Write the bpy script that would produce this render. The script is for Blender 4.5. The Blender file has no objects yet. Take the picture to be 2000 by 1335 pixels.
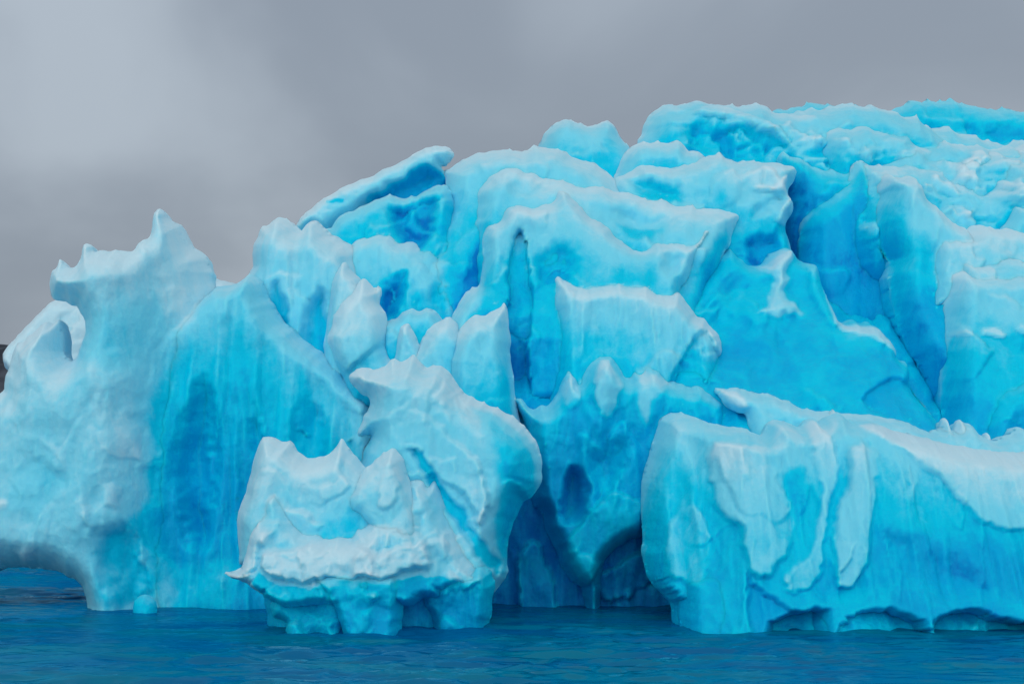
import bpy, math
import numpy as np

# ------------------------------------------------------------------ camera, sky, sun, exposure
scene = bpy.context.scene
F = 2000 * 70 / 36.0          # focal length in photo pixels (70 mm on a 36 mm frame)
H = 3.0                       # eye height above the water, metres
YH = 900.0                    # photo row of the horizon
cam = bpy.data.cameras.new('camera')
cam.lens = 70; cam.sensor_width = 36; cam.clip_end = 20000; cam.clip_start = 0.5
cam.shift_y = (YH - 667.5) / 2000.0
camo = bpy.data.objects.new('camera', cam)
camo.location = (0, 0, H); camo.rotation_euler = (math.radians(90), 0, 0)
scene.collection.objects.link(camo); scene.camera = camo

SUN_EL, SUN_AZ = math.radians(26), math.radians(188)     # behind the boat, high, a little to the left
world = bpy.data.worlds.new('World'); scene.world = world; world.use_nodes = True
nt = world.node_tree; nt.nodes.clear()
def N(t, kind, **kw):
    n = t.nodes.new(kind)
    for k, v in kw.items(): setattr(n, k, v)
    return n
def math_n(t, op, a=None, b=None, clamp=False):
    n = N(t, 'ShaderNodeMath', operation=op, use_clamp=clamp)
    for i, v in enumerate((a, b)):
        if v is None: continue
        if isinstance(v, (int, float)): n.inputs[i].default_value = v
        else: t.links.new(v, n.inputs[i])
    return n.outputs[0]
def mixc(t, fac, a, b, blend='MIX'):
    n = N(t, 'ShaderNodeMix', data_type='RGBA', blend_type=blend)
    for i, v in ((0, fac), (6, a), (7, b)):
        if isinstance(v, (int, float)): n.inputs[i].default_value = v
        elif isinstance(v, tuple): n.inputs[i].default_value = (*v, 1)
        else: t.links.new(v, n.inputs[i])
    return n.outputs[2]
def maprange(t, v, a, b, c, d, smooth=True):
    n = N(t, 'ShaderNodeMapRange', interpolation_type='SMOOTHSTEP' if smooth else 'LINEAR')
    t.links.new(v, n.inputs[0])
    for i, x in zip((1, 2, 3, 4), (a, b, c, d)): n.inputs[i].default_value = x
    return n.outputs[0]
tc = N(nt, 'ShaderNodeTexCoord')
sep = N(nt, 'ShaderNodeSeparateXYZ'); nt.links.new(tc.outputs['Generated'], sep.inputs[0])
zup = math_n(nt, 'MAXIMUM', sep.outputs[2], 0.0)
cie = maprange(nt, zup, 0.0, 1.0, 0.98, 1.45, False)       # overcast sky: zenith about three times the horizon
mp = N(nt, 'ShaderNodeMapping'); nt.links.new(tc.outputs['Generated'], mp.inputs[0])
mp.inputs['Scale'].default_value = (3.2, 3.2, 5.2); mp.inputs['Location'].default_value = (2.5, 1.9, 0.8)
cn = N(nt, 'ShaderNodeTexNoise'); nt.links.new(mp.outputs[0], cn.inputs[0])
cn.inputs['Scale'].default_value = 1.0; cn.inputs['Detail'].default_value = 5; cn.inputs['Roughness'].default_value = 0.45
cn.inputs['Distortion'].default_value = 0.5
cloudv = maprange(nt, cn.outputs[0], 0.32, 0.68, 0.72, 1.22)
cloudc = mixc(nt, maprange(nt, cn.outputs[0], 0.36, 0.62, 0, 1), (0.262, 0.306, 0.370), (0.415, 0.475, 0.545))
cl = mixc(nt, 1.0, cloudc, cie, 'MULTIPLY')
sky = N(nt, 'ShaderNodeTexSky', sky_type='NISHITA', sun_disc=False)
sky.sun_elevation = SUN_EL; sky.sun_rotation = SUN_AZ; sky.air_density = 1.2; sky.dust_density = 3
skys = mixc(nt, 1.0, sky.outputs[0], (0.08, 0.08, 0.08), 'MULTIPLY')
allsky = mixc(nt, 0.92, skys, cl)                           # thin blue sky mostly hidden behind the cloud deck
bg = N(nt, 'ShaderNodeBackground'); nt.links.new(allsky, bg.inputs[0]); bg.inputs[1].default_value = 1.0
wo = N(nt, 'ShaderNodeOutputWorld'); nt.links.new(bg.outputs[0], wo.inputs[0])

sl = bpy.data.lights.new('sun', 'SUN'); sl.energy = 1.2; sl.angle = math.radians(75); sl.color = (1.0, 0.96, 0.92)
so = bpy.data.objects.new('sun', sl); scene.collection.objects.link(so)
so.rotation_euler = (math.radians(90) - SUN_EL, 0, math.radians(180) - SUN_AZ)
scene.view_settings.view_transform = 'Standard'; scene.view_settings.look = 'None'
scene.view_settings.exposure = 0.0; scene.view_settings.gamma = 1.0
scene.cycles.max_bounces = 10; scene.cycles.diffuse_bounces = 8; scene.cycles.glossy_bounces = 4
scene.cycles.use_denoising = True

# ------------------------------------------------------------------ noise (numpy)
def hsh(ix, iy, iz):
    n = (ix.astype(np.int64) * 374761393 + iy.astype(np.int64) * 668265263 + iz.astype(np.int64) * 2147483647) & 0xFFFFFFFF
    n = ((n ^ (n >> 13)) * 1274126177) & 0xFFFFFFFF
    n = ((n ^ (n >> 16)) * 2246822519) & 0xFFFFFFFF
    return ((n ^ (n >> 15)) & 0xFFFFFF).astype(np.float64) / float(0xFFFFFF)
def vnoise(x, y, z):
    ix, iy, iz = np.floor(x), np.floor(y), np.floor(z)
    fx, fy, fz = x - ix, y - iy, z - iz
    u, v, w = (f * f * f * (f * (f * 6 - 15) + 10) for f in (fx, fy, fz))
    r = 0
    for a in (0, 1):
        for b in (0, 1):
            for c in (0, 1):
                r = r + hsh(ix + a, iy + b, iz + c) * (u if a else 1 - u) * (v if b else 1 - v) * (w if c else 1 - w)
    return r * 2 - 1
def fbm(x, y, z, o=4, g=0.5):
    r, a = 0, 1.0
    for i in range(o):
        r = r + a * vnoise(x * 2 ** i + 17.3 * i, y * 2 ** i + 5.1 * i, z * 2 ** i + 9.7 * i); a *= g
    return r
def worley(x, y, seed):
    """smooth scallops: distance to the nearest of jittered points; ridges between the hollows"""
    ix, iy = np.floor(x), np.floor(y); best = np.full(x.shape, 9.0)
    s = np.full(x.shape, float(seed))
    for a in (-1, 0, 1):
        for b in (-1, 0, 1):
            px = ix + a + 0.15 + 0.7 * hsh(ix + a, iy + b, s); py = iy + b + 0.15 + 0.7 * hsh(ix + a, iy + b, s + 71)
            best = np.minimum(best, (x - px) ** 2 + (y - py) ** 2)
    return np.sqrt(best)
def facets(x, y, seed, w=0.10):
    """broken ice: every cell of an uneven mosaic is a plane with its own tilt and height; returns height, cell value"""
    ix, iy = np.floor(x), np.floor(y); s = np.full(x.shape, float(seed))
    d1 = np.full(x.shape, 9.0); d2 = d1.copy(); h1 = np.zeros(x.shape); h2 = h1.copy(); c1 = h1.copy(); c2 = h1.copy()
    for a in (-1, 0, 1):
        for b in (-1, 0, 1):
            cx, cy = ix + a, iy + b
            qx = cx + 0.1 + 0.8 * hsh(cx, cy, s); qy = cy + 0.1 + 0.8 * hsh(cx, cy, s + 31)
            d = np.hypot(x - qx, y - qy)
            c = hsh(cx, cy, s + 57) * 2 - 1
            h = 0.5 * c + (hsh(cx, cy, s + 91) * 2 - 1) * (x - qx) + (hsh(cx, cy, s + 113) * 2 - 1) * (y - qy)
            n1 = d < d1; n2 = (d < d2) & ~n1
            d2 = np.where(n1, d1, np.where(n2, d, d2)); h2 = np.where(n1, h1, np.where(n2, h, h2)); c2 = np.where(n1, c1, np.where(n2, c, c2))
            d1 = np.where(n1, d, d1); h1 = np.where(n1, h, h1); c1 = np.where(n1, c, c1)
    t = 0.5 + 0.5 * np.clip((d2 - d1) / w, 0, 1)
    return h2 + (h1 - h2) * t, c2 + (c1 - c2) * t
def sstep(a, b, x):
    t = np.clip((x - a) / (b - a + 1e-9), 0, 1); return t * t * (3 - 2 * t)

# ------------------------------------------------------------------ materials
def new_mat(name):
    m = bpy.data.materials.new(name); m.use_nodes = True
    return m, m.node_tree, m.node_tree.nodes['Principled BSDF']
def ice_material():
    m, t, p = new_mat('glacier_ice')
    tc = N(t, 'ShaderNodeTexCoord')
    at = N(t, 'ShaderNodeAttribute', attribute_name='frost')  # frost white plus the glow of light in thin crests, put into the colour
    geo = N(t, 'ShaderNodeNewGeometry')
    sp = N(t, 'ShaderNodeSeparateXYZ'); t.links.new(geo.outputs['Normal'], sp.inputs[0])
    def noise(scale, detail, rough=0.55, vec=None, dist=0.0):
        n = N(t, 'ShaderNodeTexNoise'); t.links.new(vec or tc.outputs['Object'], n.inputs[0])
        n.inputs['Scale'].default_value = scale; n.inputs['Detail'].default_value = detail
        n.inputs['Roughness'].default_value = rough; n.inputs['Distortion'].default_value = dist
        return n.outputs[0]
    mpv = N(t, 'ShaderNodeMapping'); t.links.new(tc.outputs['Object'], mpv.inputs[0]); mpv.inputs['Scale'].default_value = (1, 1, 0.22)
    n1 = noise(0.5, 4); n2 = noise(3.0, 5, 0.6, mpv.outputs[0], 0.4); n3 = noise(14, 4, 0.65)
    up = maprange(t, sp.outputs[2], 0.1, 0.9, 0.0, 0.10)  # upward faces whitened: frost, and sky light laid into the colour
    f = math_n(t, 'ADD', math_n(t, 'ADD', math_n(t, 'MULTIPLY', at.outputs['Fac'], 0.88), 0.15), up)
    f = math_n(t, 'ADD', f, maprange(t, n1, 0.3, 0.7, -0.055, 0.055, False))
    f = math_n(t, 'ADD', f, maprange(t, n2, 0.3, 0.7, -0.045, 0.045, False))
    f = math_n(t, 'ADD', f, maprange(t, n3, 0.3, 0.7, -0.025, 0.025, False), True)
    ramp = N(t, 'ShaderNodeValToRGB'); t.links.new(f, ramp.inputs[0])
    cr = ramp.color_ramp; cr.interpolation = 'EASE'
    cols = [(0.0, (0.0, 0.25, 0.64)), (0.15, (0.0, 0.46, 0.78)), (0.34, (0.0, 0.64, 0.86)), (0.58, (0.20, 0.75, 0.92)), (0.95, (0.60, 0.85, 0.94))]
    cr.elements[0].position = 0; cr.elements[0].color = (*cols[0][1], 1)
    cr.elements[1].position = 0.95; cr.elements[1].color = (*cols[-1][1], 1)
    for pos, c in cols[1:-1]:
        e = cr.elements.new(pos); e.color = (*c, 1)
    t.links.new(ramp.outputs[0], p.inputs['Base Color'])
    p.inputs['Subsurface Weight'].default_value = 0.7
    p.inputs['Subsurface Radius'].default_value = (1.0, 1.0, 1.0)
    p.inputs['Subsurface Scale'].default_value = 0.11
    p.inputs['IOR'].default_value = 1.31
    p.inputs['Specular IOR Level'].default_value = 0.15
    t.links.new(maprange(t, n3, 0.3, 0.7, 0.28, 0.55), p.inputs['Roughness'])
    b1 = N(t, 'ShaderNodeBump'); b1.inputs['Strength'].default_value = 0.5; b1.inputs['Distance'].default_value = 0.05
    t.links.new(noise(9, 6, 0.6), b1.inputs['Height'])
    b2 = N(t, 'ShaderNodeBump'); b2.inputs['Strength'].default_value = 0.6; b2.inputs['Distance'].default_value = 0.02
    t.links.new(noise(45, 4, 0.6), b2.inputs['Height']); t.links.new(b1.outputs[0], b2.inputs['Normal'])
    t.links.new(b2.outputs[0], p.inputs['Normal'])
    return m
ICE = ice_material()

# ------------------------------------------------------------------ turning outlines into solid ice
def chaikin(p, it=1):
    p = np.array(p, float)
    for _ in range(it):
        q = np.roll(p, -1, 0); p = np.stack([0.8 * p + 0.2 * q, 0.2 * p + 0.8 * q], 1).reshape(-1, 2)
    return p
def resample(p, step):
    out = []
    for a, b in zip(p, np.roll(p, -1, 0)):
        n = max(1, int(math.ceil(np.hypot(*(b - a)) / step)))
        out.append(a + (b - a) * (np.arange(n) / n)[:, None])
    return np.concatenate(out)
def poly_sd(poly, x, y, want_near=False):
    """signed distance to a polygon, positive inside"""
    A = poly; B = np.roll(poly, -1, 0)
    best = np.full(x.shape, 1e18); inside = np.zeros(x.shape, bool)
    nx = np.zeros(x.shape); ny = np.zeros(x.shape)
    for (ax, ay), (bx, by) in zip(A, B):
        dx, dy = bx - ax, by - ay; L = dx * dx + dy * dy + 1e-12
        t = np.clip(((x - ax) * dx + (y - ay) * dy) / L, 0, 1)
        cx, cy = ax + t * dx, ay + t * dy
        d = (x - cx) ** 2 + (y - cy) ** 2
        m = d < best; best = np.where(m, d, best)
        if want_near: nx = np.where(m, cx, nx); ny = np.where(m, cy, ny)
        if ay != by:
            c = (ay > y) != (by > y)
            inside ^= c & (x < dx * (y - ay) / dy + ax)
    d = np.sqrt(best); sd = np.where(inside, d, -d)
    return (sd, nx, ny) if want_near else sd
def feature(f, x, y):
    """weight of a bulge or hollow: (outline, amount, soft[, (x0,y0,x1,y1) fade])"""
    poly = chaikin(f[0]); soft = f[2]
    x0, y0 = poly.min(0); x1, y1 = poly.max(0)
    w = np.zeros(x.shape); sel = (x > x0) & (x < x1) & (y > y0) & (y < y1)
    if not sel.any(): return w
    jx = x[sel] + 7 * vnoise(x[sel] / 34, y[sel] / 34, np.full(sel.sum(), 3.3)) + 3 * vnoise(x[sel] / 11, y[sel] / 11, np.full(sel.sum(), 8.3))
    jy = y[sel] + 7 * vnoise(x[sel] / 34, y[sel] / 34, np.full(sel.sum(), 13.3)) + 3 * vnoise(x[sel] / 11, y[sel] / 11, np.full(sel.sum(), 18.3))
    sd = poly_sd(poly, jx, jy)
    ww = sstep(0, soft, sd)
    if len(f) > 3:
        a, b, c, d = f[3]; L = (c - a) ** 2 + (d - b) ** 2
        ww *= np.clip(((x[sel] - a) * (c - a) + (y[sel] - b) * (d - b)) / L, 0, 1)
    w[sel] = ww
    return w
SEED = [0]
PENDING = []
def piece(name, pts, dep, parent, b=0.7, W=55, T=4.0, s=4.6, frost=(0.15, 0.6, 90), wor=(0.10, 0.8, 0.8), fb=0.16,
          relief=(), paint=(), jag=5.0, label=None, flakes=(), pw=1.9, tilt=None, fac=0.36, fuse=0.6, auto=None, under=0.0, crisp=8):
    """a solid lump of ice: outline (photo pixels) standing at its own depth dep=(row, metres, row, metres), bulging b metres forward
    over W pixels of shoulder and reaching T metres back"""
    SEED[0] += 1; sd0 = SEED[0] * 7.77
    y0_, d0_, y1_, d1_ = dep
    depth = lambda py: d0_ + (d1_ - d0_) * np.clip((py - y0_) / (y1_ - y0_), -0.15, 1.1)
    poly = resample(chaikin(pts), 5.0)
    k = np.full(len(poly), sd0)
    wx = jag * fbm(poly[:, 0] / 45, poly[:, 1] / 45, k, 4, 0.62); wy = jag * fbm(poly[:, 0] / 45, poly[:, 1] / 45, k + 40, 4, 0.62)
    wy = wy + min(2.2, 0.9 * jag) * fbm(poly[:, 0] / 12, poly[:, 1] / 11, k + 80, 2)
    wy = wy - 1.5 * jag * ((1 - np.abs(vnoise(poly[:, 0] / 24, poly[:, 1] / 40, k + 120))) ** 4 - 0.2)     # broken points along the crests
    poly = poly + np.stack([wx, wy], 1)
    lo = poly.min(0) - s * 2; hi = poly.max(0) + s * 2
    gx, gy = np.meshgrid(np.arange(lo[0], hi[0], s), np.arange(lo[1], hi[1], s))
    sd, nx, ny = poly_sd(poly, gx, gy, True)
    keep = sd > -0.75 * s; edge = keep & (sd < 0.35 * s)
    gx = np.where(edge, nx, gx); gy = np.where(edge, ny, gy); sd = np.where(edge, 0.0, np.maximum(sd, 0))
    # pixels below the crest above each point
    below = np.zeros(gx.shape)
    for r in range(1, gx.shape[0]): below[r] = np.where(keep[r], below[r - 1] + s, 0)
    kk = max(1, int(10 / s))
    bl = below.copy()
    for o in range(-kk, kk + 1):
        if o: bl += np.roll(below, o, 1)
    below = bl / (2 * kk + 1)
    idx = -np.ones(gx.shape, int); idx[keep] = np.arange(keep.sum())
    px, py, d = gx[keep], gy[keep], sd[keep]; bel = below[keep]
    D = depth(py) + (tilt[2] * sstep(tilt[0], tilt[1], px) if tilt else 0) + 0.8 * b; b = 1.8 * b; W = 1.35 * W        # the rim sits deeper, so lumps grow out of what stands behind them
    X = (px - 1000) / F * D; Z = H - (py - YH) / F * D
    dn = np.where(d > 0, (ny - gy)[keep] / np.maximum(d, 1e-6), 0.0)        # overhanging lower rims are abrupt
    t = np.clip(d / (0.62 * W * (1 - under * sstep(0.35, 0.85, dn))), 0, 1); prof = 1 - (1 - t) ** pw
    fade = sstep(0, 26, d)
    zz = np.full(X.shape, sd0)
    bul = b * prof
    # melt relief: broad swells, scallops with sharp ridges between, flutes, fine roughness
    n = len(X); fadew = sstep(0, 70, d)
    wxx = X + 0.55 * wor[1] * fbm(X * 0.8 / wor[1], Z * 0.8 / wor[2], zz, 3); wzz = Z + 0.55 * wor[2] * fbm(X * 0.8 / wor[1] + 50, Z * 0.8 / wor[2], zz, 3)
    bul = bul + fadew * fb * 1.8 * fbm(X * 0.55, Z * 0.42, zz, 3)
    wv = worley(wxx / wor[1] / 1.7, wzz / wor[2] / 1.7, SEED[0])
    wv2 = worley(wxx / wor[1] * 1.5 + 9, wzz / wor[2] * 1.3, SEED[0] + 300)
    wv3 = worley(wxx / wor[1] * 4.1 + 3, wzz / wor[2] * 3.3, SEED[0] + 600)
    A = wor[0] * 2.4
    bul = bul + fadew * A * 1.5 * (wv ** 1.5 - 0.35) + fade * (A * 0.38 * (wv2 ** 1.4 - 0.35) + A * 0.10 * (wv3 ** 1.3 - 0.35))
    bul = bul + fade * (0.035 * fbm(X * 2.6, Z * 1.6, zz, 4, 0.5) - 0.03 * np.abs(fbm(X * 4.2, Z * 2.2, zz + 3, 3)))
    ax, az = wor[1], wor[2]
    fa, ca = facets(wxx / (1.5 * ax), wzz / (1.5 * az), SEED[0] + 11, 0.09); fb_, cb = facets(wxx / (0.62 * ax) + 7, wzz / (0.62 * az), SEED[0] + 23, 0.16)
    fs, cs = facets(wxx / (0.26 * ax) + 3, wzz / (0.24 * az), SEED[0] + 37, 0.25)
    bul = bul + fac * (fadew * 0.20 * fa + fade * (0.075 * fb_ + 0.022 * fs))
    f0, f1, f2 = frost  # frost white together with the painted crest glow: base, crest gain, fade length
    if f0 < 0.4: f0, f1, f2 = 0.2 * f0 - 0.03 if f0 > 0 else f0, f1 + 0.75 * max(f0, 0), 1.35 * f2
    fr = np.full(n, f0) + f1 * np.exp(-(bel / f2) ** 1.25)  # crest glow fading to blue shaded feet, painted together with the frost
    fr = fr + fadew * (0.10 * (wv - 0.42) + 0.08 * (wv2 - 0.42)) * min(1, wor[0] * 8)
    fr = fr + fac * fade * (0.06 * ca + 0.045 * cb)
    # scattered melt ledges: a crisp ragged lip on one side, running out smoothly on the other
    if auto is None: auto = (1.3, 60, 0.18, 0.10, 0, 50)
    rg = np.random.RandomState(SEED[0] * 13 + 5)
    area = keep.sum() * s * s
    for q in range(int(auto[0] * area / (auto[1] * 2.6) ** 2)):
        c = rg.randint(n); w = auto[1] * rg.uniform(0.5, 1.5); hh = w * rg.uniform(0.7, 1.5)
        an = math.radians(auto[4] + rg.uniform(-1, 1) * auto[5]); ca_, sa_ = math.cos(an), math.sin(an)
        ux = np.linspace(-1, 1, 7); top = -hh * 0.35 * (1 - ux ** 2) * rg.uniform(0.3, 1.2, 7) + hh * 0.18 * rg.uniform(-1, 1, 7)
        pl = [(ux[i] * w, top[i]) for i in range(7)] + [(w * 0.8, hh * 0.6), (0.2 * w, hh), (-w * 0.7, hh * 0.7)]
        pl = [(px[c] + a * ca_ - b_ * sa_, py[c] + a * sa_ + b_ * ca_) for a, b_ in pl]
        g = (pl, 1, 8, (px[c] - sa_ * hh * 0.85, py[c] + ca_ * hh * 0.85, px[c] + sa_ * hh * 0.1, py[c] - ca_ * hh * 0.1))
        wt = feature(g, px, py) * fade * rg.uniform(0.4, 1.2)
        bul = bul + auto[2] * wt; fr = fr + auto[3] * wt
    for f in flakes:                                   # thin sheets with one crisp edge: outline, height, whiteness, direction in which they rise
        g = (f[0], 1, crisp) + ((f[3],) if f[3] else ())
        w = feature(g, px, py); bul = bul + f[1] * w; fr = fr + f[2] * w
    for f in relief: bul = bul + f[1] * feature(f, px, py)
    for f in paint: fr = fr + f[1] * feature(f, px, py)  # blue shade painted into the hollows, pale ice patches elsewhere
    o = bpy.data.objects.new(name, bpy.data.meshes.new(name)); scene.collection.objects.link(o)
    if parent is not None: o.parent = parent
    if label: o['label'] = label
    PENDING.append(dict(o=o, X=X, Z=Z, D=D, bul=bul, fr=fr, d=d, W=W, T=T, idx=idx, n=n, fuse=fuse))
    return o
CELL, GX0, GZ0, GW, GH = 0.05, -20.0, -4.0, 800, 380
def layer(p):
    """the front of one lump as a height field over world X, Z"""
    Y = np.full(GW * GH, np.inf); f = np.zeros(GW * GH); c = np.zeros(GW * GH); e = np.zeros(GW * GH)
    q = np.clip(((p['Z'] - GZ0) / CELL + 0.5).astype(int), 0, GH - 1) * GW + np.clip(((p['X'] - GX0) / CELL + 0.5).astype(int), 0, GW - 1)
    s_ = np.zeros(GW * GH); np.add.at(s_, q, p['D'] - p['bul']); np.add.at(f, q, p['fr']); np.add.at(c, q, 1); np.add.at(e, q, sstep(2, 34, p['d']))
    m = c > 0; Y[m] = s_[m] / c[m]; f[m] /= c[m]; e[m] /= c[m]
    Y = Y.reshape(GH, GW); f = f.reshape(GH, GW); e = e.reshape(GH, GW)
    for _ in range(3):                                    # close the gaps between samples
        a = np.zeros(Y.shape); b = np.zeros(Y.shape); ee = np.zeros(Y.shape); g = np.zeros(Y.shape); v = np.isfinite(Y); Y0 = np.where(v, Y, 0)
        for dy, dx in ((0, 1), (0, -1), (1, 0), (-1, 0)):
            a += np.roll(Y0, (dy, dx), (0, 1)); b += np.roll(np.where(v, f, 0), (dy, dx), (0, 1)); ee += np.roll(np.where(v, e, 0), (dy, dx), (0, 1)); g += np.roll(v, (dy, dx), (0, 1))
        fill = ~v & (g > 0); Y = np.where(fill, a / np.maximum(g, 1), Y); f = np.where(fill, b / np.maximum(g, 1), f); e = np.where(fill, ee / np.maximum(g, 1), e)
    return Y, f, e
def fuse_all():
    """melt neighbouring lumps into one another: where two fronts come close in depth they share one smooth surface"""
    Y1 = np.full((GH, GW), np.inf); Y2 = Y1.copy(); F1 = np.zeros((GH, GW)); F2 = F1.copy(); E1 = F1.copy(); E2 = F1.copy(); A1 = -np.ones((GH, GW), int)
    for i, p in enumerate(PENDING):
        if not p['fuse']: continue
        Y, f, e = layer(p); n1 = Y < Y1; n2 = (Y < Y2) & ~n1
        Y2 = np.where(n1, Y1, np.where(n2, Y, Y2)); F2 = np.where(n1, F1, np.where(n2, f, F2))
        E2 = np.where(n1, E1, np.where(n2, e, E2)); E1 = np.where(n1, e, E1)
        Y1 = np.where(n1, Y, Y1); F1 = np.where(n1, f, F1); A1 = np.where(n1, i, A1)
    for i, p in enumerate(PENDING):
        if not p['fuse']: continue
        u = np.clip((p['X'] - GX0) / CELL, 0, GW - 1.01); v = np.clip((p['Z'] - GZ0) / CELL, 0, GH - 1.01)
        iu, iv = u.astype(int), v.astype(int); fu, fv = u - iu, v - iv
        Yo = np.zeros(p['n']); Fo = np.zeros(p['n']); Eo = np.zeros(p['n']); ws = np.zeros(p['n'])
        for a in (0, 1):
            for b in (0, 1):
                own = A1[iv + b, iu + a] == i
                y = np.where(own, Y2[iv + b, iu + a], Y1[iv + b, iu + a]); f = np.where(own, F2[iv + b, iu + a], F1[iv + b, iu + a]); e = np.where(own, E2[iv + b, iu + a], E1[iv + b, iu + a])
                w = (fu if a else 1 - fu) * (fv if b else 1 - fv) * np.isfinite(y) + 1e-9 * np.isfinite(y)
                Yo += w * np.where(np.isfinite(y), y, 0); Fo += w * f; Eo += w * e; ws += w
        has = ws > 0; Yo = np.where(has, Yo / np.maximum(ws, 1e-12), 1e3); Fo = np.where(has, Fo / np.maximum(ws, 1e-12), 0)
        Ys = p['D'] - p['bul']; Eo = Eo / np.maximum(ws, 1e-12); k = np.maximum(p['fuse'] * Eo * sstep(2, 34, p['d']), 1e-4)
        h = np.clip(0.5 + 0.5 * (Yo - Ys) / k, 0, 1)
        Yn = Yo * (1 - h) + Ys * h - 0.7 * k * h * (1 - h)
        Yn = np.where(Ys > Yo, Yn + (Ys - Yn) * np.clip(2.2 * (Ys - Yo) / k, 0, 1), Yn)
        p['bul'] = p['D'] - np.where(has, Yn, Ys)
        w = 0.5 * np.clip(1 - np.abs(Yo - Ys) / k, 0, 1); p['fr'] = np.where(has, p['fr'] * (1 - w) + Fo * w, p['fr'])
def build(p):
    X, Z, D, bul, fr, d, W, T, idx, n = (p[k] for k in ('X', 'Z', 'D', 'bul', 'fr', 'd', 'W', 'T', 'idx', 'n'))
    tb = np.clip(d / (W * 1.6), 0, 1)
    Yf = D - 0.02 - bul; Yb = D + 0.03 + T * np.sqrt(np.maximum(1 - (1 - tb) ** 2, 0))
    V = np.concatenate([np.stack([X, Yf, Z], 1), np.stack([X, Yb, Z], 1)])
    a, bq, c, dq = idx[:-1, :-1], idx[:-1, 1:], idx[1:, 1:], idx[1:, :-1]
    st = np.stack([a, bq, c, dq], -1).reshape(-1, 4); ok = (st >= 0).sum(1)
    quads = st[ok == 4]; tr = st[ok == 3]; tris = tr[tr >= 0].reshape(-1, 3)
    # boundary edges, for the rim that joins front and back
    es = np.concatenate([quads[:, [0, 1]], quads[:, [1, 2]], quads[:, [2, 3]], quads[:, [3, 0]], tris[:, [0, 1]], tris[:, [1, 2]], tris[:, [2, 0]]])
    key = np.sort(es, 1); code = key[:, 0] * (n + 1) + key[:, 1]
    _, first, cnt = np.unique(code, return_index=True, return_counts=True)
    be = es[first[cnt == 1]]
    rim = np.stack([be[:, 1], be[:, 0], be[:, 0] + n, be[:, 1] + n], 1)
    # face winding: grid rows go down the picture, so a,b,c,d seen from the camera is clockwise -> reverse for the front
    fq = np.concatenate([quads[:, ::-1], quads + n, rim[:, ::-1]]); ft = np.concatenate([tris[:, ::-1], tris + n])
    used = np.zeros(2 * n, bool); used[fq.ravel()] = True; used[ft.ravel()] = True
    rem = np.cumsum(used) - 1
    fq = rem[fq]; ft = rem[ft]; V = V[used]; fr2 = np.concatenate([fr, fr])[used]
    me = p['o'].data
    me.vertices.add(len(V)); me.vertices.foreach_set('co', V.ravel())
    loops = np.concatenate([fq.ravel(), ft.ravel()])
    me.loops.add(len(loops)); me.loops.foreach_set('vertex_index', loops.astype(np.int32))
    starts = np.concatenate([np.arange(len(fq)) * 4, len(fq) * 4 + np.arange(len(ft)) * 3])
    me.polygons.add(len(starts)); me.polygons.foreach_set('loop_start', starts.astype(np.int32))
    me.polygons.foreach_set('use_smooth', np.ones(len(starts), bool))
    me.update(calc_edges=True); me.validate()
    at = me.attributes.new('frost', 'FLOAT', 'POINT'); at.data.foreach_set('value', np.clip(fr2, -0.2, 1.3))  # holds frost plus painted crest glow and blue shade
    me.materials.append(ICE)
def ridge(name, crest, ybot, dep, parent, **kw):
    return piece(name, list(crest) + [(crest[-1][0] + 6, ybot), (crest[0][0] - 6, ybot)], dep, parent, **kw)

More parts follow.
